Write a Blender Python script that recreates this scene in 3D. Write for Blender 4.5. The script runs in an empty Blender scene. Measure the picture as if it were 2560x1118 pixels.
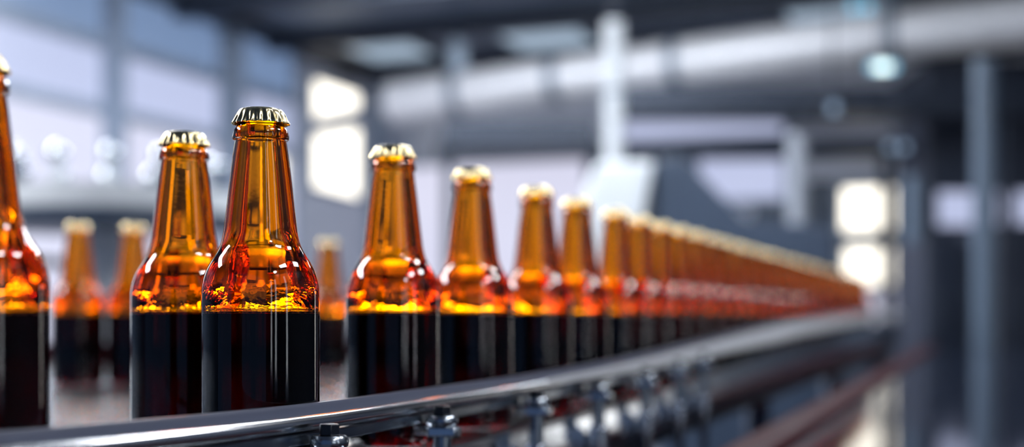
import bpy, bmesh, math, random
from mathutils import Vector, Matrix
random.seed(7)
PI = math.pi
scene = bpy.context.scene
COL = scene.collection

# ---------------------------------------------------------------- frame of the place
F = 3200.0            # focal length in photo pixels (45 mm on a 36 mm wide sensor, 2560 px)
HX, HY = 1280.0, 785.0
ZB = 1.000            # conveyor belt height
ZC = ZB + 0.088       # camera height
UX, UY = 0.3486, 0.9373    # direction of the bottling line (runs away from the camera to the right)

def P(px, py, y):
    """a place in the hall seen at photo pixel (px, py) and y metres away"""
    return Vector(((px - HX) / F * y, y, ZC + (HY - py) / F * y))

def W(a, b, z):
    """hall coordinates: a along the bottling line, b to its right, z up"""
    return Vector((UX * a + UY * b, UY * a - UX * b, z))

B_LEFT, B_RIGHT, A_BACK, A_REAR = -6.11, 2.81, 12.66, -3.0
Z_CEIL = ZC + 2.52

def on_left(px, py):
    dx = (px - HX) / F
    t = B_LEFT / (UY * dx - UX)
    return UX * dx * t + UY * t, ZC + (HY - py) / F * t      # (a, z)

def on_back(px, py):
    dx = (px - HX) / F
    t = A_BACK / (UX * dx + UY)
    return UY * dx * t - UX * t, ZC + (HY - py) / F * t      # (b, z)

# ---------------------------------------------------------------- materials
def new_mat(name):
    m = bpy.data.materials.new(name)
    m.use_nodes = True
    nt = m.node_tree
    for n in list(nt.nodes):
        nt.nodes.remove(n)
    out = nt.nodes.new('ShaderNodeOutputMaterial')
    return m, nt, out

def paint(name, col, rough=0.5, metal=0.0, var=0.12, scale=6.0, bump=0.0, coat=0.0, spec=0.5):
    m, nt, out = new_mat(name)
    b = nt.nodes.new('ShaderNodeBsdfPrincipled')
    tc = nt.nodes.new('ShaderNodeTexCoord')
    no = nt.nodes.new('ShaderNodeTexNoise')
    no.inputs['Scale'].default_value = scale
    no.inputs['Detail'].default_value = 4
    nt.links.new(tc.outputs['Object'], no.inputs['Vector'])
    mx = nt.nodes.new('ShaderNodeMix'); mx.data_type = 'RGBA'
    mx.inputs[6].default_value = (*[c * (1 - var) for c in col], 1)
    mx.inputs[7].default_value = (*[min(1, c * (1 + var)) for c in col], 1)
    nt.links.new(no.outputs['Fac'], mx.inputs[0])
    nt.links.new(mx.outputs[2], b.inputs['Base Color'])
    rr = nt.nodes.new('ShaderNodeMapRange')
    rr.inputs['To Min'].default_value = max(0.02, rough * 0.8)
    rr.inputs['To Max'].default_value = min(1, rough * 1.2)
    nt.links.new(no.outputs['Fac'], rr.inputs['Value'])
    nt.links.new(rr.outputs['Result'], b.inputs['Roughness'])
    b.inputs['Metallic'].default_value = metal
    b.inputs['Coat Weight'].default_value = coat
    b.inputs['Specular IOR Level'].default_value = spec
    if bump:
        bp = nt.nodes.new('ShaderNodeBump')
        bp.inputs['Strength'].default_value = bump
        bp.inputs['Distance'].default_value = 0.002
        nt.links.new(no.outputs['Fac'], bp.inputs['Height'])
        nt.links.new(bp.outputs['Normal'], b.inputs['Normal'])
    nt.links.new(b.outputs['BSDF'], out.inputs['Surface'])
    return m

def glow(name, col, strength):
    m, nt, out = new_mat(name)
    e = nt.nodes.new('ShaderNodeEmission')
    e.inputs['Color'].default_value = (*col, 1)
    e.inputs['Strength'].default_value = strength
    nt.links.new(e.outputs['Emission'], out.inputs['Surface'])
    return m

def frosted(name, col, strength):
    """daylight behind a frosted pane: gives off light and has a satin glass face"""
    m, nt, out = new_mat(name)
    b = nt.nodes.new('ShaderNodeBsdfPrincipled')
    b.inputs['Base Color'].default_value = (0.12, 0.14, 0.17, 1)
    b.inputs['Roughness'].default_value = 0.35
    b.inputs['Emission Color'].default_value = (*col, 1)
    b.inputs['Emission Strength'].default_value = strength
    nt.links.new(b.outputs['BSDF'], out.inputs['Surface'])
    return m

def corrugated(name, col, pitch=0.18):
    m, nt, out = new_mat(name)
    b = nt.nodes.new('ShaderNodeBsdfPrincipled')
    b.inputs['Base Color'].default_value = (*col, 1)
    b.inputs['Roughness'].default_value = 0.38
    b.inputs['Metallic'].default_value = 0.6
    tc = nt.nodes.new('ShaderNodeTexCoord')
    w = nt.nodes.new('ShaderNodeTexWave')
    w.bands_direction = 'X'
    w.inputs['Scale'].default_value = 0.314 / pitch
    nt.links.new(tc.outputs['Object'], w.inputs['Vector'])
    bp = nt.nodes.new('ShaderNodeBump')
    bp.inputs['Strength'].default_value = 0.9
    bp.inputs['Distance'].default_value = 0.04
    nt.links.new(w.outputs['Fac'], bp.inputs['Height'])
    nt.links.new(bp.outputs['Normal'], b.inputs['Normal'])
    nt.links.new(b.outputs['BSDF'], out.inputs['Surface'])
    return m

def amber_glass():
    m, nt, out = new_mat('amber_glass')
    g = nt.nodes.new('ShaderNodeBsdfGlass')
    g.inputs['Color'].default_value = (1, 1, 1, 1)
    g.inputs['Roughness'].default_value = 0.0
    g.inputs['IOR'].default_value = 1.5
    tc = nt.nodes.new('ShaderNodeTexCoord')
    at = nt.nodes.new('ShaderNodeAttribute'); at.attribute_name = 'inner'
    # droplets and bubble film left on the inside wall above the beer
    vo = nt.nodes.new('ShaderNodeTexVoronoi'); vo.inputs['Scale'].default_value = 330
    nt.links.new(tc.outputs['Object'], vo.inputs['Vector'])
    no = nt.nodes.new('ShaderNodeTexNoise'); no.inputs['Scale'].default_value = 60
    no.inputs['Detail'].default_value = 3
    nt.links.new(tc.outputs['Object'], no.inputs['Vector'])
    ad = nt.nodes.new('ShaderNodeMath'); ad.operation = 'MULTIPLY_ADD'
    nt.links.new(vo.outputs['Distance'], ad.inputs[0]); ad.inputs[1].default_value = 0.35
    nt.links.new(no.outputs['Fac'], ad.inputs[2])
    mu = nt.nodes.new('ShaderNodeMath'); mu.operation = 'MULTIPLY'
    nt.links.new(ad.outputs[0], mu.inputs[0]); nt.links.new(at.outputs['Fac'], mu.inputs[1])
    # slow waviness of pressed glass
    n2 = nt.nodes.new('ShaderNodeTexNoise'); n2.inputs['Scale'].default_value = 45
    n2.inputs['Detail'].default_value = 1
    mp = nt.nodes.new('ShaderNodeMapping'); mp.inputs['Scale'].default_value = (1, 1, 0.18)
    nt.links.new(tc.outputs['Object'], mp.inputs['Vector']); nt.links.new(mp.outputs['Vector'], n2.inputs['Vector'])
    a2 = nt.nodes.new('ShaderNodeMath'); a2.operation = 'MULTIPLY_ADD'
    nt.links.new(n2.outputs['Fac'], a2.inputs[0]); a2.inputs[1].default_value = 0.22
    nt.links.new(mu.outputs[0], a2.inputs[2])
    bp = nt.nodes.new('ShaderNodeBump'); bp.inputs['Strength'].default_value = 0.5
    bp.inputs['Distance'].default_value = 0.0016
    nt.links.new(a2.outputs[0], bp.inputs['Height'])
    nt.links.new(bp.outputs['Normal'], g.inputs['Normal'])
    nt.links.new(g.outputs['BSDF'], out.inputs['Surface'])
    v = nt.nodes.new('ShaderNodeVolumeAbsorption')
    # density * (1 - colour) = absorption per metre
    v.inputs['Color'].default_value = (0.989, 0.895, 0.25, 1)
    v.inputs['Density'].default_value = 1000
    nt.links.new(v.outputs['Volume'], out.inputs['Volume'])
    return m

def dark_beer():
    m, nt, out = new_mat('dark_beer')
    t = nt.nodes.new('ShaderNodeBsdfTransparent')
    nt.links.new(t.outputs['BSDF'], out.inputs['Surface'])
    v = nt.nodes.new('ShaderNodeVolumeAbsorption')
    v.inputs['Color'].default_value = (0.940, 0.80, 0.0, 1)
    v.inputs['Density'].default_value = 1200
    nt.links.new(v.outputs['Volume'], out.inputs['Volume'])
    return m

M = {}
M['glass'] = amber_glass()
M['beer'] = dark_beer()
M['foam'] = paint('beer_foam', (0.85, 0.62, 0.30), 0.6, 0, 0.3, 500, 0.4)
M['cap'] = paint('champagne_gold_metal', (0.62, 0.52, 0.30), 0.20, 1.0, 0.1, 90, 0.05)
M['steel'] = paint('brushed_steel', (0.34, 0.38, 0.43), 0.22, 1.0, 0.08, 40, 0.03)
M['polish'] = paint('polished_steel', (0.60, 0.65, 0.70), 0.19, 1.0, 0.06, 30)
M['panelsteel'] = paint('satin_steel', (0.50, 0.55, 0.63), 0.12, 1.0, 0.08, 25)
M['beltsteel'] = paint('slat_chain_steel', (0.55, 0.57, 0.60), 0.18, 1.0, 0.12, 60, 0.1)
M['alu'] = paint('matt_aluminium', (0.72, 0.75, 0.80), 0.45, 0.6, 0.08, 25)
M['rail'] = paint('satin_rail_steel', (0.80, 0.83, 0.87), 0.19, 1.0, 0.05, 25)
M['strip'] = paint('slate_wear_strip', (0.075, 0.085, 0.13), 0.42, 0.0, 0.1, 50)
M['black'] = paint('black_plastic', (0.008, 0.010, 0.016), 0.25, 0.0, 0.1, 60)
M['navy'] = paint('navy_painted_steel', (0.020, 0.028, 0.050), 0.45, 0.0, 0.25, 3)
M['navy2'] = paint('slate_blue_paint', (0.040, 0.062, 0.105), 0.42, 0.0, 0.2, 3)
M['navy3'] = paint('slate_grey_paint', (0.11, 0.155, 0.22), 0.4, 0.0, 0.1, 3)
M['gloss'] = paint('dark_polished_cover', (0.008, 0.012, 0.024), 0.07, 0.0, 0.2, 3, spec=0.2)
M['red'] = paint('maroon_paint', (0.045, 0.010, 0.016), 0.6, 0.0, 0.2, 8, spec=0.08)
M['white'] = paint('cool_white_enamel', (0.70, 0.74, 0.78), 0.35, 0.0, 0.05, 3)
M['grey'] = paint('cool_grey_paint', (0.34, 0.37, 0.43), 0.45, 0.0, 0.1, 3)
M['beam'] = paint('dark_roof_steel', (0.022, 0.030, 0.050), 0.5, 0.2, 0.2, 3)
M['frame'] = paint('blue_grey_frame', (0.30, 0.36, 0.46), 0.45, 0.1, 0.1, 3)
M['wall'] = paint('pale_lavender_wall', (0.60, 0.63, 0.73), 0.6, 0.0, 0.06, 2)
M['duct'] = paint('galvanised_duct', (0.80, 0.79, 0.82), 0.38, 0.2, 0.08, 8)
M['flange'] = paint('duct_flange', (0.20, 0.24, 0.30), 0.45, 0.5, 0.1, 8)
M['floor'] = paint('sealed_concrete', (0.10, 0.11, 0.14), 0.25, 0.0, 0.3, 1.5)
M['ceil'] = corrugated('corrugated_roof', (0.16, 0.20, 0.27))
M['pane_high'] = frosted('frosted_pane_high', (0.30, 0.46, 0.80), 0.46)
M['pane_mid'] = frosted('frosted_pane_mid', (0.62, 0.67, 0.95), 0.75)
M['pane_low'] = frosted('frosted_pane_low', (0.78, 0.77, 0.95), 0.85)
M['pane_bright'] = glow('daylight_pane', (1.0, 0.94, 0.82), 2.6)
M['pane_door'] = glow('daylight_door', (1.0, 0.96, 0.90), 2.6)
M['pane_side'] = glow('daylight_side', (0.90, 0.95, 1.0), 3.5)
M['skylight'] = frosted('roof_skylight', (0.55, 0.72, 0.90), 0.6)
M['tube'] = glow('added_lamp_diffuser', (0.86, 0.93, 1.0), 45.0)
M['bulb'] = glow('teal_lamp', (0.25, 0.60, 0.85), 1.6)
M['bulbw'] = glow('pale_lamp', (0.75, 0.95, 0.95), 3.5)
M['bulbd'] = glow('dim_lamp', (0.30, 0.42, 0.60), 1.2)

# ---------------------------------------------------------------- mesh helpers
def bx(bm, lo, hi, rot=None, piv=None):
    lo, hi = Vector(lo), Vector(hi)
    vs = [bm.verts.new((x, y, z)) for x in (lo.x, hi.x) for y in (lo.y, hi.y) for z in (lo.z, hi.z)]
    for f in ((0, 1, 3, 2), (4, 6, 7, 5), (0, 4, 5, 1), (2, 3, 7, 6), (0, 2, 6, 4), (1, 5, 7, 3)):
        bm.faces.new([vs[i] for i in f])
    return vs

def hexa(bm, pts):
    """eight corners: four of one face in order, then the matching four"""
    v = [bm.verts.new(p) for p in pts]
    for f in ((3, 2, 1, 0), (4, 5, 6, 7), (0, 1, 5, 4), (1, 2, 6, 5), (2, 3, 7, 6), (3, 0, 4, 7)):
        bm.faces.new([v[i] for i in f])
    return v

def hall_box(bm, a0, a1, b0, b1, z0, z1):
    return hexa(bm, [W(a0, b0, z0), W(a1, b0, z0), W(a1, b1, z0), W(a0, b1, z0),
                     W(a0, b0, z1), W(a1, b0, z1), W(a1, b1, z1), W(a0, b1, z1)])

def prism(bm, pts, off):
    """closed polygon swept by the vector off"""
    off = Vector(off)
    a = [bm.verts.new(p) for p in pts]
    b = [bm.verts.new(Vector(p) + off) for p in pts]
    bm.faces.new(a); bm.faces.new(list(reversed(b)))
    n = len(pts)
    for i in range(n):
        bm.faces.new((a[i], b[i], b[(i + 1) % n], a[(i + 1) % n]))

def tube(bm, p, q, r, seg=24, r2=None, cap=True):
    p, q = Vector(p), Vector(q)
    d = (q - p).normalized()
    e = d.orthogonal().normalized(); f = d.cross(e)
    r2 = r if r2 is None else r2
    A = [bm.verts.new(p + (e * math.cos(t) + f * math.sin(t)) * r) for t in [2 * PI * i / seg for i in range(seg)]]
    B = [bm.verts.new(q + (e * math.cos(t) + f * math.sin(t)) * r2) for t in [2 * PI * i / seg for i in range(seg)]]
    for i in range(seg):
        bm.faces.new((A[i], A[(i + 1) % seg], B[(i + 1) % seg], B[i]))
    if cap:
        bm.faces.new(list(reversed(A))); bm.faces.new(B)

def lathe(bm, prof, seg=64, centre=(0, 0, 0), rad=None):
    """prof: (r, z) list; r=0 closes at the axis; rad(theta, i) scales the radius"""
    c = Vector(centre); rows = []
    for i, (r, z) in enumerate(prof):
        if r <= 1e-7:
            rows.append([bm.verts.new(c + Vector((0, 0, z)))])
        else:
            row = []
            for k in range(seg):
                t = 2 * PI * k / seg
                rr = r * (rad(t, i) if rad else 1)
                row.append(bm.verts.new(c + Vector((rr * math.cos(t), rr * math.sin(t), z))))
            rows.append(row)
    for i in range(len(rows) - 1):
        A, B = rows[i], rows[i + 1]
        for k in range(seg):
            k2 = (k + 1) % seg
            if len(A) == 1 and len(B) > 1: bm.faces.new((A[0], B[k2], B[k]))
            elif len(B) == 1 and len(A) > 1: bm.faces.new((A[k], A[k2], B[0]))
            elif len(A) > 1: bm.faces.new((A[k], A[k2], B[k2], B[k]))
    return rows

def sweep(bm, path, prof, closed=True):
    """path: list of (point, side normal); prof: (offset along normal, z) polygon"""
    rings = []
    for (p, n, dz) in path:
        rings.append([bm.verts.new(p + n * o + Vector((0, 0, z + dz))) for (o, z) in prof])
    m = len(prof)
    for i in range(len(rings) - 1):
        for k in range(m):
            k2 = (k + 1) % m
            bm.faces.new((rings[i][k], rings[i][k2], rings[i + 1][k2], rings[i + 1][k]))
    bm.faces.new(rings[0]); bm.faces.new(list(reversed(rings[-1])))

def circ(r, o, z, seg=20):
    return [(o + r * math.cos(2 * PI * i / seg), z + r * math.sin(2 * PI * i / seg)) for i in range(seg)]

def obj(name, bm, mat, parent=None, smooth=True, bevel=0.0, angle=40):
    bmesh.ops.recalc_face_normals(bm, faces=bm.faces)
    if parent is not None:
        root = parent
        base = Vector((0, 0, 0))
        while root is not None:
            base += root.location; root = root.parent
        bmesh.ops.translate(bm, verts=bm.verts, vec=-base)
    me = bpy.data.meshes.new(name)
    bm.to_mesh(me); bm.free()
    me.materials.append(mat)
    o = bpy.data.objects.new(name, me); COL.objects.link(o)
    if parent is not None: o.parent = parent
    if smooth:
        for p in me.polygons: p.use_smooth = True
        me.set_sharp_from_angle(angle=math.radians(angle))
    if bevel:
        b = o.modifiers.new('bevel', 'BEVEL'); b.width = bevel; b.segments = 3; b.limit_method = 'ANGLE'
    return o

def tag(o, label, cat, group=None, kind=None):
    if label: o['label'] = label
    if cat: o['category'] = cat
    if group: o['group'] = group
    if kind: o['kind'] = kind
    return o

def thing(name, label, cat, loc=(0, 0, 0), group=None):
    o = bpy.data.objects.new(name, None); COL.objects.link(o)
    o.location = loc; o.empty_display_size = 0.1
    return tag(o, label, cat, group)

def struct(name, bm, mat, parent=None, smooth=False):
    o = obj(name, bm, mat, parent, smooth)
    if parent is None: o['kind'] = 'structure'
    return o

NB = bmesh.new

# ---------------------------------------------------------------- the hall
bm = NB(); hall_box(bm, A_REAR, A_BACK + .3, B_LEFT - .3, B_RIGHT + .3, -.1, 0); struct('floor', bm, M['floor'])
fl = bpy.data.objects['floor']
# corrugated roof: the object is turned so its ribs run across the hall
bm = NB()
bx(bm, (A_REAR, -B_RIGHT - .3, 0), (A_BACK + .3, -B_LEFT + .3, .1))
ce = struct('ceiling', bm, M['ceil']); ce.location = (0, 0, Z_CEIL); ce.rotation_euler = (0, 0, math.atan2(UY, UX))
bm = NB(); hall_box(bm, 6.35, A_BACK + .3, B_LEFT - .3, B_LEFT, 0, Z_CEIL); struct('wall_left', bm, M['wall'])
bm = NB(); hall_box(bm, A_REAR, 6.35, B_LEFT - .3, B_LEFT, 0, Z_CEIL); struct('wall_left_front', bm, M['navy2'])
bm = NB(); hall_box(bm, A_BACK, A_BACK + .3, B_LEFT - .3, B_RIGHT + .3, 0, Z_CEIL); struct('wall_back', bm, M['wall'])
bm = NB(); hall_box(bm, A_REAR, A_BACK + .3, B_RIGHT, B_RIGHT + .3, 0, Z_CEIL); struct('wall_right', bm, M['navy'])

WN = [0]
def window_left(a0, a1, z0, z1, pm, fw=.05, quad=None):
    WN[0] += 1
    bm = NB()
    for (s0, s1, t0, t1) in ((a0 - fw, a0, z0 - fw, z1 + fw), (a1, a1 + fw, z0 - fw, z1 + fw), (a0, a1, z0 - fw, z0), (a0, a1, z1, z1 + fw)):
        hall_box(bm, s0, s1, B_LEFT, B_LEFT + .06, t0, t1)
    w = struct('window_%d' % WN[0], bm, M['frame'])
    bm = NB(); hall_box(bm, a0, a1, B_LEFT, B_LEFT + .02, z0, z1)
    obj('pane', bm, pm, w, False)
    return w

zr = [(ZC - .95, ZC + 1.44, 'pane_low'), (ZC + 1.53, ZC + 1.93, 'pane_mid'), (ZC + 2.03, ZC + 2.42, 'pane_high')]
cols = [(6.4, 7.78), (7.92, 9.28), (9.46, 10.5)]
WN[0] += 1
window_left(4.3, 5.0, 1.0, 3.0, M['pane_side'])  # added out-of-view pane that throws bright streaks into the bottles
for (a0, a1) in cols:
    for (z0, z1, k) in zr:
        window_left(a0 + .04, a1 - .04, z0, z1, M[k], .045)
# two blown-out daylight panes near the far corner: mapped where they sit on the wall
def quad_window_left(pts):
    WN[0] += 1
    az = [on_left(*p) for p in pts]
    ca = sum(p[0] for p in az) / 4; cz = sum(p[1] for p in az) / 4
    big = [(ca + (a - ca) * 1.10, cz + (z - cz) * 1.06) for a, z in az]
    bm = NB()
    for i in range(4):
        j = (i + 1) % 4
        hexa(bm, [W(az[i][0], B_LEFT, az[i][1]), W(az[j][0], B_LEFT, az[j][1]), W(big[j][0], B_LEFT, big[j][1]), W(big[i][0], B_LEFT, big[i][1]),
                  W(az[i][0], B_LEFT + .05, az[i][1]), W(az[j][0], B_LEFT + .05, az[j][1]), W(big[j][0], B_LEFT + .05, big[j][1]), W(big[i][0], B_LEFT + .05, big[i][1])])
    w = struct('window_%d' % WN[0], bm, M['frame'])
    bm = NB(); prism(bm, [W(a, B_LEFT + .003, z) for a, z in az], W(0, .02, 0)); obj('pane', bm, M['pane_bright'], w, False)
quad_window_left([(776, 200), (889, 238), (889, 270), (776, 296)])
quad_window_left([(776, 340), (889, 320), (889, 494), (776, 464)])

quad_window_left([(616, 385), (702, 385), (702, 600), (616, 600)])  # added pane hidden behind the sharp bottle, lights its neck
quad_window_left([(944, 440), (975, 440), (975, 608), (944, 608)])  # added pane behind the next bottle's neck, brightens the glass
# columns of the left wall and the beam under the roof
for i, (px, w) in enumerate(((268, .10), (566, .16), (935, .16))):
    a, _ = on_left(px, 300)
    bm = NB(); hall_box(bm, a - w / 2, a + w / 2, B_LEFT, B_LEFT + .14, 0, Z_CEIL); struct('trim_%d' % (i + 1), bm, M['frame'])
bm = NB(); hall_box(bm, 2, A_BACK, B_LEFT, B_LEFT + .25, Z_CEIL - .10, Z_CEIL); struct('trim_4', bm, M['beam'])
# roof beams across the hall and skylights between them
for i, a in enumerate((8.6, 10.0, 11.4, 12.5)):
    bm = NB(); hall_box(bm, a, a + .14, B_LEFT, B_RIGHT, Z_CEIL - .16, Z_CEIL); struct('trim_%d' % (5 + i), bm, M['beam'])
for (a0, a1, b0, b1) in ((10.25, 11.25, -4.1, -3.3), (11.6, 12.35, -3.6, -2.7), (10.3, 11.2, -5.6, -4.9), (11.6, 12.4, -5.2, -4.5), (10.2, 11.3, -1.6, -.6)):
    WN[0] += 1
    bm = NB(); hall_box(bm, a0, a1, b0, b1, Z_CEIL - .05, Z_CEIL - .005); w = struct('window_%d' % WN[0], bm, M['beam'])
    bm = NB(); hall_box(bm, a0 + .05, a1 - .05, b0 + .05, b1 - .05, Z_CEIL - .07, Z_CEIL - .05); obj('pane', bm, M['skylight'], w, False)

# daylight openings of the right wall (beside and behind the photographer)
def window_right(nm, a0, a1, z0, z1, pm, bars=1):
    bm = NB(); fw = .07
    for (s0, s1, t0, t1) in ((a0 - fw, a0, z0 - fw, z1 + fw), (a1, a1 + fw, z0 - fw, z1 + fw), (a0, a1, z0 - fw, z0), (a0, a1, z1, z1 + fw)):
        hall_box(bm, s0, s1, B_RIGHT - .06, B_RIGHT, t0, t1)
    for k in range(1, bars):
        a = a0 + (a1 - a0) * k / bars
        hall_box(bm, a - .03, a + .03, B_RIGHT - .06, B_RIGHT, z0, z1)
    w = struct(nm, bm, M['frame'])
    bm = NB(); hall_box(bm, a0, a1, B_RIGHT - .03, B_RIGHT - .005, z0, z1); obj('pane', bm, pm, w, False)
window_right('door_1', 9.8, 12.3, 0.03, 1.9, M['pane_door'])
for (a0, a1) in ((-2.0, -1.75), (-1.3, -1.05), (.1, .3)):
    WN[0] += 1; window_right('window_%d' % WN[0], a0, a1, .9, 2.9, M['pane_side'], 1)

# added dark sheet: dims the back wall's right half and its reflection
bm = NB(); hall_box(bm, A_BACK - .004, A_BACK, on_back(1880, 500)[0], B_RIGHT, 0, ZC + 1.3); struct('trim_9', bm, M['navy2'])
# back wall windows
def window_back(px0, py0, px1, py1, pm, fw=.06):
    WN[0] += 1
    b0, z1 = on_back(px0, py0); b1, _ = on_back(px1, py0); _, z0 = on_back((px0 + px1) / 2, py1)
    bm = NB()
    for (s0, s1, t0, t1) in ((b0 - fw, b0, z0 - fw, z1 + fw), (b1, b1 + fw, z0 - fw, z1 + fw), (b0, b1, z0 - fw, z0), (b0, b1, z1, z1 + fw)):
        hall_box(bm, A_BACK - .06, A_BACK, s0, s1, t0, t1)
    w = struct('window_%d' % WN[0], bm, M['frame'])
    bm = NB(); hall_box(bm, A_BACK - .02, A_BACK, b0, b1, z0, z1); obj('pane', bm, pm, w, False)
window_back(2108, 474, 2236, 576, M['pane_bright'])
window_back(2114, 622, 2262, 714, M['pane_bright'])
window_back(2160, 728, 2256, 806, M['pane_low'])
window_back(1000, 420, 1470, 760, M['pane_low'])  # added glowing pane, brightens this pale stretch of back wall
window_back(1750, 395, 1960, 500, M['pane_mid'])
window_back(1560, 300, 1960, 345, M['pane_mid'])

# ---------------------------------------------------------------- the bottle
def interp(x, xs, ys):
    if x <= xs[0]: return ys[0]
    for i in range(len(xs) - 1):
        if x <= xs[i + 1]:
            t = (x - xs[i]) / (xs[i + 1] - xs[i]); return ys[i] + (ys[i + 1] - ys[i]) * t
    return ys[-1]
def smooth_prof(pts, n=4):
    """Catmull-Rom through (r, z) points"""
    out = []
    for i in range(len(pts) - 1):
        p0 = pts[max(0, i - 1)]; p1 = pts[i]; p2 = pts[i + 1]; p3 = pts[min(len(pts) - 1, i + 2)]
        for k in range(n):
            t = k / n
            out.append(tuple(0.5 * (2 * p1[j] + (p2[j] - p0[j]) * t + (2 * p0[j] - 5 * p1[j] + 4 * p2[j] - p3[j]) * t * t
                                    + (-p0[j] + 3 * p1[j] - 3 * p2[j] + p3[j]) * t ** 3) for j in (0, 1)))
    out.append(pts[-1])
    return out

FILL = 0.0885
body = [(.0325, .0090), (.0326, .030), (.0326, .060), (.0326, .090), (.03255, .0985), (.0320, .1050), (.0302, .1115), (.0278, .1165),
        (.0250, .1210), (.0226, .1255), (.0212, .1300), (.0203, .1350), (.0190, .1458), (.0168, .1650), (.0146, .1820), (.0142, .1842)]
body_s = smooth_prof(body, 5)
heel = [(0, .0022), (.018, .0022), (.0235, .0010), (.0262, .0), (.0288, .0006), (.0308, .0024), (.0320, .0052)]
ring = [(.0143, .1846), (.0150, .1848), (.0156, .1854), (.0157, .1864), (.0154, .1885), (.0147, .1905), (.0140, .1915), (.0134, .1922),
        (.0133, .1950), (.0131, .1985), (.0122, .1998), (.0100, .2000)]
outer = heel + body_s + ring
def inner_r(z):
    b = body_s
    for i in range(len(b) - 1):
        if b[i][1] <= z <= b[i + 1][1]:
            t = (z - b[i][1]) / (b[i + 1][1] - b[i][1])
            return b[i][0] + (b[i + 1][0] - b[i][0]) * t
    return b[-1][0]
inner = [(.0086, .1985), (.0086, .1900), (.0086, .1830)]
for z in (.176, .168, .160, .152, .145, .139, .134, .130, .1265, .123, .120, .117, .114, .111, .108, .105, .102, .099, .096, .0935, .0915):
    inner.append((min(inner_r(z) - .0042, interp(z, [.0915, .096, .102, .110, .120, .127, .134, .145, .176], [.0272, .0250, .0222, .0196, .0174, .0152, .0132, .0122, .0092])), z))
ri = inner[-1][0]
inner += [(ri - .00005, FILL + .0013), (ri - .0005, FILL + .0005), (ri - .0016, FILL + .0001), (ri - .004, FILL), (.012, FILL), (0, FILL)]

def make_bottle_meshes():
    bm = NB()
    lay = bm.verts.layers.float.new('inner')
    rows = lathe(bm, outer + inner, 72)
    no = len(outer)
    for i, row in enumerate(rows):
        z = (outer + inner)[i][1]
        for v in row:
            if i < no: v[lay] = 0
            elif z > .145: v[lay] = 0.03
            else: v[lay] = max(0.02, min(1, (.106 - z) / .010)) if z > FILL + .001 else 0.06
    glass = obj('glass_body', bm, M['glass'], None, True, 0, 60)
    bm = NB()
    lathe(bm, [(0, .006), (.024, .006), (.0275, .0075), (.0292, .011), (.0296, .016), (.0296, FILL - .0012), (ri - .0003, FILL - .0003), (0, FILL - .0003)], 64)
    beer = obj('beer', bm, M['beer'], None, True)
    # crown cap: 21 flutes flaring at the skirt
    bm = NB()
    prof = [(0, .2026), (.006, .2026), (.0098, .2024), (.0116, .2018), (.0127, .2006), (.0135, .1990), (.0142, .1970), (.0150, .1950), (.0155, .1940),
            (.0153, .1938), (.0146, .1950), (.0138, .1972), (.0131, .1992), (.0112, .2009), (0, .2012)]
    amp = [0, 0, 0, 0, .008, .025, .05, .07, .075, .075, .07, .05, .02, 0, 0]
    lathe(bm, prof, 168, rad=lambda t, i: 1 + amp[i] * math.copysign(abs(math.cos(21 * t / 1.0)) ** .7, math.cos(21 * t)) * .75)
    cap = obj('crown_cap', bm, M['cap'], None, True, 0, 60)
    # a collar of foam bubbles where the beer meets the glass
    bm = NB()
    rnd = random.Random(3)
    for k in range(150):
        t = rnd.random() * 2 * PI; r = ri - .0012 - abs(rnd.gauss(0, .0016)); s = rnd.uniform(.0004, .0011)
        bmesh.ops.create_icosphere(bm, subdivisions=1, radius=s, matrix=Matrix.Translation((r * math.cos(t), r * math.sin(t), FILL + s * .55)))
    foam = obj('foam_collar', bm, M['foam'], None, True)
    return glass, beer, cap, foam

PARTS = make_bottle_meshes()
first_used = [False]
def bottle(x, y, label, group, rz=0.0, parts=(0, 1, 2, 3)):
    r = thing('beer_bottle', label, 'bottle', (x, y, ZB), group)
    r.rotation_euler = (0, 0, rz)
    for k in parts:
        if not first_used[0]: c = PARTS[k]
        else:
            c = PARTS[k].copy(); COL.objects.link(c)
        c.parent = r
    first_used[0] = True
    return r

def row_x(y):
    return .372 * y - .406 - (1.04 * (.75 - y) ** 2 if y < .75 else 0)

ORD = ('first second third fourth fifth sixth seventh eighth ninth tenth eleventh twelfth thirteenth fourteenth fifteenth sixteenth seventeenth '
       'eighteenth nineteenth twentieth').split()
ORD += ['twenty-' + o for o in ORD[:9]] + ['thirtieth'] + ['thirty-' + o for o in ORD[:9]]
GQ = 'beer bottles queued on the conveyor'
bottle(-.1403, .715, 'amber beer bottle in sharp focus, tallest in view with gold crimped cap', GQ, .05)
bottle(-.236, .559, 'amber beer bottle cut off by the left edge of the photo', GQ, .3)
bottle(-.207, .808, 'amber beer bottle slightly behind and left of the sharp front bottle', GQ, .7)
near = [(-.0811, .872, 'amber beer bottle first to the right of the sharp front bottle, across a gap'),
        (-.0313, 1.007, 'amber beer bottle second to the right of the sharp front bottle'),
        (.0222, 1.150, 'amber beer bottle third to the right of the sharp front bottle'),
        (.0640, 1.263, 'amber beer bottle fourth to the right, against the white machine hood'),
        (.1136, 1.397, 'amber beer bottle fifth to the right, at the right edge of the white hood')]
for i, (x, y, lb) in enumerate(near):
    bottle(x, y, lb, GQ, 1.1 * i)
y = 1.500; k = 5
while y < 4.15:
    bottle(row_x(y) + random.uniform(-.003, .0008), y,
           'blurred amber beer bottle, %s to the right of the sharp front bottle' % ORD[k], GQ, random.random() * 6)
    k += 1
    y += random.uniform(.088, .108)
GB = 'beer bottles on the steel table behind'
bottle(-.545, 1.607, 'dark blurred beer bottle on the steel table, leftmost behind the queue', GB, .4)
bottle(-.482, 1.63, 'blurred beer bottle on the steel table half hidden by the second queue bottle', GB, .9)
bottle(-.284, 1.98, 'small blurred beer bottle seen through the gap right of the sharp bottle', GB, .2)

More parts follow.
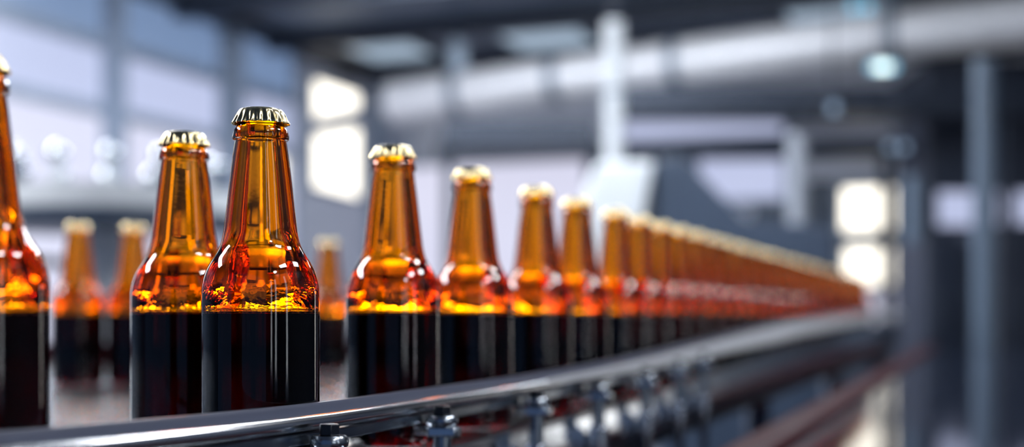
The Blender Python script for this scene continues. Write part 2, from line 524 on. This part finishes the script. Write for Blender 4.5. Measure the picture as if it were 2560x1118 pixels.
# ---------------------------------------------------------------- the conveyor
def rise(y):
    f = lambda q: interp(q, [0, 1.15, 1.51, 2.27, 3.69, 5.2], [0, 0, .0105, .0350, .056, .066])
    return sum(f(y + d * .08) for d in (-2, -1, 0, 1, 2)) / 5
def path(y0, y1, n, lift=False):
    out = []
    for i in range(n + 1):
        t = i / n
        y = y0 + (y1 - y0) * t * (0.35 + 0.65 * t)
        e = .01
        d = Vector((row_x(y + e) - row_x(y - e), 2 * e, 0)).normalized()
        out.append((Vector((row_x(y), y, ZB)), Vector((d.y, -d.x, 0)), rise(y) if lift else 0))
    return out
def rail_at(y, off, z, lift=True):
    e = .01
    d = Vector((row_x(y + e) - row_x(y - e), 2 * e, 0)).normalized()
    return Vector((row_x(y), y, ZB)) + Vector((d.y, -d.x, 0)) * off + Vector((0, 0, z + (rise(y) if lift else 0)))

Y0, Y1 = .30, 5.1
cv = thing('bottle_conveyor', 'long steel bottle conveyor with a tubular guard rail carrying the amber bottle queue', 'conveyor', (0.3, 2.0, 0))
bm = NB(); sweep(bm, path(Y0, Y1, 60), [(-.052, -.008), (.030, -.008), (.030, -.0004), (-.052, -.0004)]); obj('belt', bm, M['beltsteel'], cv)
lift = path(Y0, Y1, 70, True)
Z0 = .088 - .0486
bm = NB(); sweep(bm, lift, [(.0345, Z0), (.0385, Z0), (.0395, Z0 - .002), (.0395, Z0 - .013), (.0345, Z0 - .013)]); obj('wear_strip', bm, M['strip'], cv)
bm = NB(); sweep(bm, lift, circ(.0044, .0428, Z0 - .0096)); obj('guard_rail', bm, M['rail'], cv)
bm = NB(); sweep(bm, lift, [(.0380, Z0 - .0150), (.0430, Z0 - .0150), (.0436, Z0 - .0156), (.0436, Z0 - .0206), (.0430, Z0 - .0212), (.0380, Z0 - .0212)]); obj('flat_bar', bm, M['steel'], cv)
# edge lip and side panel of the conveyor bed
bm = NB(); sweep(bm, path(Y0, Y1, 60), [(.030, -.006), (.030, .0005), (.0400, .0005), (.0425, -.0015), (.0425, -.006)]); obj('edge_lip', bm, M['polish'], cv)
bm = NB()
rings = []
for (p, n, dz) in path(Y0, Y1, 60, True):
    up = max(-.006, dz * 1.0 - .006)
    rings.append([bm.verts.new(p + n * o + Vector((0, 0, z))) for (o, z) in ((.0405, up), (.0415, up), (.0482, -.034), (.0470, -.038), (.0405, -.038))])
for i in range(len(rings) - 1):
    for k in range(5):
        bm.faces.new((rings[i][k], rings[i][(k + 1) % 5], rings[i + 1][(k + 1) % 5], rings[i + 1][k]))
bm.faces.new(rings[0]); bm.faces.new(list(reversed(rings[-1])))
obj('side_panel', bm, M['panelsteel'], cv)
bm = NB(); sweep(bm, path(Y0, Y1, 60), [(-.058, -.03), (-.058, .004), (-.053, .004), (-.053, -.03)]); obj('back_panel', bm, M['panelsteel'], cv)
bm = NB(); sweep(bm, path(Y0, Y1, 40), [(-.05, -.060), (.028, -.060), (.028, -.035), (-.05, -.035)]); obj('return_track', bm, M['navy'], cv)
# taller guard plate at the far run of the line
bm = NB(); rings = []
for (p, n, dz) in path(1.05, Y1, 60, True):
    g = interp(p.y, [1.05, 2.1], [.15, 1.0])          # it widens towards the far end
    rings.append([bm.verts.new(p + n * o + Vector((0, 0, z + dz))) for (o, z) in
                  ((.0474, Z0 - .005 - .022 * g), (.0474 + .0115 * g, Z0 - .005 - .022 * g), (.0474 + .0125 * g, Z0 - .004 - .020 * g), (.0484, Z0 - .004), (.0474, Z0 - .004))])
for i in range(len(rings) - 1):
    for k in range(5):
        bm.faces.new((rings[i][k], rings[i][(k + 1) % 5], rings[i + 1][(k + 1) % 5], rings[i + 1][k]))
bm.faces.new(rings[0]); bm.faces.new(list(reversed(rings[-1])))
obj('guard_plate', bm, M['alu'], cv)
# posts
for px in (885, 1155, 1377, 1525, 1638, 1716, 1775):
    c = .342
    y = F * c / (2470 - px)
    if px == 885: y += .012
    top = rail_at(y, .0555, 0); lo = rail_at(y, .0555, 0, False)
    zc = top.z
    bm = NB(); tube(bm, (top.x, top.y, ZB - .085), (top.x, top.y, zc + .012), .0060)
    post = obj('rail_post', bm, M['steel'], cv, bevel=.0006)
    bm = NB(); lathe(bm, [(0, .0165), (.0085, .0165), (.0100, .0180), (.0104, .0200), (.0100, .0222), (.0088, .0236), (0, .0236)], 32, (top.x, top.y, zc)); obj('clamp_collar', bm, M['steel'], post)
    bm = NB(); tube(bm, (top.x, top.y, zc + .0236), (top.x, top.y, zc + .0297), .0058, 6); obj('bolt_head', bm, M['black'], post, True, .0007)
    bm = NB(); bx(bm, (top.x - .0090, top.y - .0085, zc + .0105), (top.x + .0090, top.y + .0085, zc + .0165)); obj('clamp_nut', bm, M['polish'], post, True, .0012)
    n = (rail_at(y, .06, 0) - rail_at(y, .05, 0)).normalized()
    bm = NB(); tube(bm, Vector((top.x, top.y, zc + .0135)) - n * .018, Vector((top.x, top.y, zc + .0135)) + n * .012, .0032, 16); obj('clamp_pin', bm, M['polish'], post)
    bm = NB(); tube(bm, (top.x, top.y, ZB - .034), (top.x, top.y, ZB - .012), .0090, 24); obj('mounting_sleeve', bm, M['panelsteel'], post, True, .001)
    bm = NB(); tube(bm, Vector((top.x, top.y, ZB - .023)) - n * .016, Vector((top.x, top.y, ZB - .023)), .005, 16); obj('mounting_bolt', bm, M['steel'], post)
# legs
for y in (.5, 1.35, 2.3, 3.4, 4.7):
    p = rail_at(y, -.01, 0, False)
    bm = NB(); bx(bm, (p.x - .02, p.y - .02, 0), (p.x + .02, p.y + .02, ZB - .058)); obj('support_leg', bm, M['panelsteel'], cv, False, .003)

# ---------------------------------------------------------------- the steel table behind the queue
tb = thing('accumulation_table', 'polished steel table behind the queue reflecting blurred bottles', 'table', (-.7, 1.6, 0))
def behind(y, off):
    return rail_at(y, -off, 0, False)
pts = [behind(.62, .064), behind(.9, .064), behind(1.3, .064), behind(1.8, .064), behind(2.3, .064)]
poly = [(p.x, p.y) for p in pts] + [(-1.9, 2.3), (-1.9, .62)]
bm = NB(); prism(bm, [(x, y, ZB - .022) for x, y in poly], (0, 0, .0212)); obj('table_top', bm, M['polish'], tb, False, .002)
bm = NB(); bx(bm, (-1.9, 2.30, ZB - .06), (.40, 2.34, ZB + .035)); obj('red_kerb', bm, M['red'], tb, False, .004)['label'] = 'maroon painted kerb'
for (x, y) in ((-1.8, .8), (-1.8, 2.2), (-.3, 2.2), (.2, 2.2)):
    bm = NB(); bx(bm, (x - .025, y - .025, 0), (x + .025, y + .025, ZB - .022)); obj('leg', bm, M['panelsteel'], tb, False, .003)

# ---------------------------------------------------------------- maroon beam and dark cover to the right of the line
mb = thing('maroon_beam', 'dark maroon beam running along the lower right of the conveyor', 'beam', W(2.5, -.22, 0))
bm = NB(); hall_box(bm, .5, 5.6, -.250, -.200, ZB - .11, ZB - .045); obj('beam', bm, M['red'], mb, False, .006)
for a in (.9, 2.6, 4.4):
    bm = NB(); hall_box(bm, a, a + .04, -.245, -.205, 0, ZB - .11); obj('leg', bm, M['navy'], mb, False, .003)
dc = thing('machine_cover', 'low dark glossy machine cover in the lower right corner mirroring the windows', 'machine', W(3, .6, 0))
bm = NB(); hall_box(bm, .6, 6.0, -.185, 1.7, .25, ZB - .075); obj('housing', bm, M['navy'], dc, False, .01)
bm = NB(); hall_box(bm, .58, 6.02, -.192, 1.72, ZB - .075, ZB - .048); obj('lid', bm, M['gloss'], dc, False, .006)
for (a, b) in ((.8, -.1), (.8, 1.5), (5.8, -.1), (5.8, 1.5)):
    bm = NB(); p = W(a, b, 0); tube(bm, p, p + Vector((0, 0, .25)), .04); obj('foot', bm, M['steel'], dc)

# ---------------------------------------------------------------- filling carousel on the far left
c = P(270, 785, 4.2); cx, cy = c.x, c.y
fc = thing('filling_carousel', 'blurred white and teal bottle filling carousel behind the left bottles', 'machine', (cx, cy, 0))
bm = NB(); lathe(bm, [(0, 0), (.34, 0), (.34, .12), (.10, .16), (.10, 1.36), (0, 1.36)], 40, (cx, cy, 0)); obj('column', bm, M['white'], fc)
bm = NB(); lathe(bm, [(0, 1.365), (.42, 1.365), (.44, 1.375), (.44, 1.40), (.42, 1.41), (0, 1.41)], 56, (cx, cy, 0)); obj('rotor_plate', bm, M['navy2'], fc)
bm = NB(); lathe(bm, [(.40, 1.411), (.43, 1.411), (.43, 1.48), (.40, 1.48), (.40, 1.411)], 56, (cx, cy, 0)); obj('guard_ring', bm, M['white'], fc)
for k in range(14):
    t = 2 * PI * k / 14 + .1
    x, y = cx + .35 * math.cos(t), cy + .35 * math.sin(t)
    bm = NB(); tube(bm, (x, y, 1.41), (x, y, 1.50), .026); tube(bm, (x, y, 1.50), (x, y, 1.55), .016)
    v = obj('filling_valve', bm, M['white'] if k % 3 else M['navy2'], fc)
    bm = NB(); bmesh.ops.create_uvsphere(bm, u_segments=20, v_segments=12, radius=.03, matrix=Matrix.Translation((x, y, 1.57))); obj('valve_knob', bm, M['polish'], v)
bm = NB(); tube(bm, (cx - .28, cy - .33, 1.25), (cx - .28, cy - .33, 1.62), .022); obj('guide_post', bm, M['navy2'], fc)
bm = NB(); tube(bm, (cx - .28, cy - .33, 1.25), (cx - .05, cy - .05, 1.25), .016); obj('post_arm', bm, M['navy2'], fc)

# ---------------------------------------------------------------- hooded machine behind the middle of the queue
Yh = 5.2
hm = thing('hooded_machine', 'blurred machine with a white hood panel and slate blue sloping side', 'machine', P(1720, 785, Yh + .4) * 1)
hm.location.z = 0
def flr(px, y, z=0.0):
    q = P(px, 785, y); q.z = z; return q
bm = NB(); prism(bm, [flr(1640, Yh, .1), P(1640, 402, Yh), P(1705, 388, Yh), P(1862, 548, Yh), P(2085, 566, Yh), flr(2085, Yh, .1)], (0, .7, 0)); obj('body', bm, M['navy2'], hm, False, .01)
bm = NB(); prism(bm, [flr(1425, Yh - .05, .9), P(1440, 560, Yh - .05), P(1492, 408, Yh - .05), P(1636, 402, Yh - .05), P(1600, 600, Yh - .05), flr(1590, Yh - .05, .9)], (0, .6, 0)); obj('hood_panel', bm, M['white'], hm, False, .02)
bm = NB(); prism(bm, [flr(1440, Yh, .1), flr(1440, Yh, .9), flr(1640, Yh, .9), flr(1640, Yh, .1)], (0, .55, 0)); obj('base_cabinet', bm, M['grey'], hm, False, .01)
for (px, dy) in ((1460, .1), (1460, .5), (2060, .1), (2060, .6)):
    q = flr(px, Yh + dy); bm = NB(); tube(bm, q, q + Vector((0, 0, .1)), .035); obj('foot', bm, M['steel'], hm)

# ---------------------------------------------------------------- ventilation duct and pipes
def duct_axis(px):
    # (px, py centre, distance)
    k = (px - 960) / (2600 - 960)
    y = 11.2 - 2.2 * k
    return P(px, 262 - 218 * k - 6 * math.sin(PI * k), y)
vd = thing('ventilation_duct', 'large round galvanised ventilation duct crossing under the roof', 'duct', duct_axis(1700))
R = .185
cuts = [975, 1147, 1392, 1692, 2238, 2640]
for i in range(5):
    bm = NB(); tube(bm, duct_axis(cuts[i] + 4), duct_axis(cuts[i + 1] - 4), R, 40); obj('duct_section', bm, M['duct'], vd)
for q in cuts[1:5]:
    bm = NB(); tube(bm, duct_axis(q - 14), duct_axis(q + 14), R + .012, 40); obj('duct_flange', bm, M['flange'], vd)
for q in (1145, 2238):
    p = duct_axis(q)
    bm = NB(); bx(bm, (p.x - .07, p.y - .012, p.z + R), (p.x + .07, p.y + .012, Z_CEIL)); obj('hanger', bm, M['flange'], vd, False)

p = P(1535, 430, 6.4)
sp = thing('steel_pipe', 'thick pale vertical pipe in front of the duct above the white hood', 'pipe', (p.x, p.y, 1.0))
ztop = P(1535, 55, 6.4).z
bm = NB(); tube(bm, (p.x, p.y, 0.0), (p.x, p.y, ztop), .049, 32); obj('pipe', bm, M['white'], sp)
bm = NB(); tube(bm, (p.x, p.y, P(1535, 226, 6.4).z - .02), (p.x, p.y, P(1535, 226, 6.4).z), .054, 32); obj('joint_ring', bm, M['flange'], sp)
bm = NB(); tube(bm, (p.x, p.y, ztop), (p.x, p.y, Z_CEIL), .012, 12); obj('suspension_rod', bm, M['beam'], sp)

# pipe racks and beams across the back
def rack(name, label, px0, px1, py0, py1, y, mat, depth=.3, posts=()):
    a, b = P(px0, py1, y), P(px1, py0, y)
    t = thing(name, label, 'beam', ((a.x + b.x) / 2, y, 0))
    bm = NB(); bx(bm, (a.x, y, a.z), (b.x, y + depth, b.z)); obj('beam', bm, mat, t, False, .01)
    for px in posts:
        q = P(px, 785, y); bm = NB(); bx(bm, (q.x - .04, y + .1, 0), (q.x + .04, y + .18, a.z)); obj('post', bm, mat, t, False, .005)
    return t
rack('cable_tray', 'dark wide cable tray under the duct left of the pale pipe', 1105, 1490, 300, 372, 9.6, M['beam'], .4, (1120, 1480))
rack('pipe_bridge', 'long dark brownish beam crossing behind the white hood', 1090, 2240, 350, 392, 10.4, M['beam'], .2, (2225,))
rack('service_beam', 'dark service beam close under the duct on the right', 1560, 2560, 215, 285, 9.0, M['beam'], .4, (2540,))

def post(name, label, cat, px, py0, py1, y, r, mat, tofloor=True):
    p = P(px, py0, y); q = P(px, py1, y)
    t = thing(name, label, cat, (p.x, y, 0))
    bm = NB(); tube(bm, (p.x, y, 0 if tofloor else q.z), (p.x, y, p.z), r, 24); obj('shaft', bm, mat, t)
    bm = NB(); lathe(bm, [(0, 0), (r * 2.2, 0), (r * 2.2, .02), (r, .03), (0, .03)], 24, (p.x, y, 0)); obj('base_plate', bm, M['steel'], t)
    return t
post('steel_post', 'short pale rounded post standing left of the right-hand windows', 'post', 1993, 335, 560, 6.0, .045, M['grey'])
post('steel_column', 'tall grey pipe column near the right edge', 'column', 2462, 150, 800, 6.5, .060, M['navy3'])
post('window_column', 'grey column directly right of the bright far windows', 'column', 2284, 440, 800, 8.0, .055, M['navy3'])

# dark cabinets on the right
def cabinet(label, px0, px1, py0, y, depth, mat, door=True, lit=None):
    a, b = P(px0, 785, y), P(px1, py0, y)
    t = thing('control_cabinet', label, 'cabinet', ((a.x + b.x) / 2, y + depth / 2, 0))
    bm = NB(); bx(bm, (a.x, y, .08), (b.x, y + depth, b.z)); obj('body', bm, mat, t, False, .012)
    bm = NB(); bx(bm, (a.x + .03, y + .04, 0), (b.x - .03, y + depth - .04, .08)); obj('plinth', bm, M['black'], t, False)
    if lit:
        p0, p1 = P(lit[0], lit[1], y), P(lit[2], lit[3], y)
        bm = NB(); bx(bm, (p0.x, y - .015, p1.z), (p1.x, y, p0.z)); obj('added_glow_pane', bm, M['pane_mid'], t, False)['label'] = 'pale glowing pane standing in for a low window'  # added glowing pane in place of a low window behind
    if door:
        bm = NB(); bx(bm, (a.x + .03, y - .02, .14), (b.x - .03, y, b.z - .05)); d = obj('door', bm, mat, t, False, .006)
        bm = NB(); bx(bm, (a.x + .06, y - .045, 1.0), (a.x + .08, y - .02, 1.2)); obj('handle', bm, M['steel'], d, False, .004)
    return t
cabinet('tall dark navy cabinet block behind the grey pipe column at the right', 2320, 2640, 150, 9.6, .8, M['navy'], False, (2345, 480, 2600, 565))
cabinet('lower dark cabinet right of the window column', 2314, 2424, 600, 7.0, .6, M['navy'])
cabinet('dark cabinet at the right edge beyond the grey pipe column', 2500, 2640, 560, 6.8, .6, M['navy'])

# ---------------------------------------------------------------- lamps
def strip_light(label, a, b, length, mat=M['tube'], width=.16, group='ceiling strip lights'):
    p = W(a, b, Z_CEIL)
    t = thing('strip_light', label, 'lamp', p, group)
    bm = NB(); hall_box(bm, a - length / 2, a + length / 2, b - width / 2, b + width / 2, Z_CEIL - .09, Z_CEIL); obj('housing', bm, M['white'], t, False, .01)
    bm = NB(); hall_box(bm, a - length / 2 + .02, a + length / 2 - .02, b - width / 2 + .015, b + width / 2 - .015, Z_CEIL - .12, Z_CEIL - .09); obj('diffuser', bm, mat, t, False)
def roof_panel(label, a0, a1, b0, b1, mat, group):
    p = W((a0 + a1) / 2, (b0 + b1) / 2, Z_CEIL)
    t = thing('ceiling_light_panel', label, 'lamp', p, group)
    bm = NB(); hall_box(bm, a0, a1, b0, b1, Z_CEIL - .06, Z_CEIL); obj('housing', bm, M['white'], t, False, .01)
    bm = NB(); hall_box(bm, a0 + .03, a1 - .03, b0 + .03, b1 - .03, Z_CEIL - .08, Z_CEIL - .06); obj('diffuser', bm, mat, t, False)
LB = 'ceiling light panel above the bottle queue, outside the photo'
M['led'] = glow('panel_diffuser', (0.97, 0.98, 1.0), 40.0)
for (a0, a1, b0, b1) in ((-.3, 2.3, -4.6, -3.8), (3.4, 5.6, -4.6, -3.9), (.3, 1.2, 1.65, 2.15), (2.2, 3.1, 1.65, 2.15), (-1.0, -.5, 2.3, 2.7), (.8, 1.15, .45, .75)):
    roof_panel(LB, a0, a1, b0, b1, M['led'], 'ceiling light panels')
for (a0, a1) in ((2.3, 3.6), (3.7, 5.0)):
    roof_panel('added narrow ceiling light directly over the conveyor, outside the photo', a0, a1, -.42, -.24, M['led'], 'ceiling light panels')  # unseen panels added to draw a highlight along the guard rail
def added_light(label, a, b, length, z, mat=None):  # unseen strip lamp added to brighten one part of the hall
    p = W(a, b, z)
    t = thing('added_strip_light', label, 'lamp', p, 'added strip lights')
    bm = NB(); hall_box(bm, a - .08, a + .08, b - length / 2, b + length / 2, z + .02, z + .09); obj('housing', bm, M['white'], t, False, .01)
    bm = NB(); hall_box(bm, a - .07, a + .07, b - length / 2 + .02, b + length / 2 - .02, z - .05, z + .02); obj('diffuser', bm, mat or M['tube'], t, False)
    for s in (-.4, .4):
        bm = NB(); q = W(a, b + s * length, z + .09); tube(bm, q, (q.x, q.y, Z_CEIL), .008, 10); obj('hanging_rod', bm, M['beam'], t)
for b in (-3.4, -1.9):
    added_light('added unseen strip light brightening the ventilation duct, outside the photo', 6.9, b, 1.2, ZC + 2.16)  # added for light on the near face of the duct
for b in (-3.8, -2.2):
    added_light('added unseen strip light close to the ventilation duct, outside the photo', 8.0, b, 1.2, ZC + 2.40)  # added to lift the left part of the duct
M['soft'] = glow('added_soft_diffuser', (0.86, 0.93, 1.0), 18.0)
added_light('added unseen strip light brightening the far left wall, outside the photo', 7.4, -4.6, 1.2, ZC + 2.36, M['soft'])  # added so the far left wall comes up brighter
for b in (-.35,):
    added_light('added unseen strip light far down the line over the bottle conveyor, outside the photo', 7.0, b, 1.1, ZC + 2.12, M['soft'])  # added for the white highlight on the guard rail tube
added_light('added unseen strip light brightening the white hooded machine, outside the photo', 4.0, -1.2, 1.0, ZC + 1.5)  # added to brighten the white hood panel
added_light('added unseen strip light brightening the pale vertical pipe, outside the photo', 5.04, -1.66, .8, ZC + 1.55, M['soft'])  # added to light the pale pipe from the front
def spot(label, px, py, y, bulbs, col='bulb'):
    p = P(px, py, y)
    t = thing('pendant_spotlight', label, 'lamp', p)
    bm = NB(); tube(bm, (p.x, p.y, p.z + .06), (p.x, p.y, Z_CEIL), .006, 10); obj('hanging_rod', bm, M['beam'], t)
    bm = NB(); lathe(bm, [(0, .03), (.10, .03), (.10, .05), (.03, .065), (0, .065)], 24, p); obj('housing', bm, M['beam'], t)
    for (dx, dz, m) in bulbs:
        bm = NB(); bmesh.ops.create_uvsphere(bm, u_segments=16, v_segments=10, radius=.024, matrix=Matrix.Translation((p.x + dx, p.y - .03, p.z + dz)))
        obj('bulb', bm, M[m], t)
spot('teal glowing pendant spotlight cluster under the duct at upper right', 2200, 170, 7.0, [(-.05, 0, 'bulb'), (-.02, 0, 'bulbw'), (.02, 0, 'bulbw'), (.06, 0, 'bulb')])
spot('teal pendant spotlight at the top edge of the photo', 2150, 22, 7.0, [(-.04, 0, 'bulb'), (.03, 0, 'bulb')])
spot('small dim lamp pair left of the tall grey pipe column', 2236, 370, 7.8, [(-.03, 0, 'bulbd'), (.05, 0, 'bulbd')])
spot('dim hanging lamp under the duct right of the pale pipe', 2080, 275, 7.0, [(0, 0, 'bulbd'), (0, .03, 'bulbd')])

# ---------------------------------------------------------------- ambient daylight through the open end of the hall
w = bpy.data.worlds.new('world'); scene.world = w; w.use_nodes = True
bg = w.node_tree.nodes['Background']
bg.inputs['Color'].default_value = (0.24, 0.42, 0.85, 1); bg.inputs['Strength'].default_value = 0.22

# ---------------------------------------------------------------- camera
cam = bpy.data.cameras.new('camera'); co = bpy.data.objects.new('camera', cam); COL.objects.link(co)
co.location = (0, 0, ZC); co.rotation_euler = (PI / 2, 0, 0)
cam.sensor_fit = 'HORIZONTAL'; cam.sensor_width = 36; cam.lens = 45
cam.shift_y = (HY - 559) / 2560
cam.clip_start = .01
cam.dof.use_dof = True; cam.dof.focus_distance = .70; cam.dof.aperture_fstop = 2.9
scene.camera = co

scene.view_settings.view_transform = 'Standard'
scene.view_settings.look = 'None'
scene.view_settings.gamma = 1
scene.view_settings.exposure = 0
scene.view_settings.use_curve_mapping = False
cy_ = scene.cycles
cy_.use_denoising = True
cy_.time_limit = 1050
cy_.use_adaptive_sampling = True; cy_.adaptive_threshold = 0.1
cy_.max_bounces = 14; cy_.transmission_bounces = 13; cy_.glossy_bounces = 8; cy_.diffuse_bounces = 4
cy_.transparent_max_bounces = 24; cy_.volume_bounces = 0
cy_.sample_clamp_indirect = 12
cy_.caustics_reflective = True; cy_.caustics_refractive = True
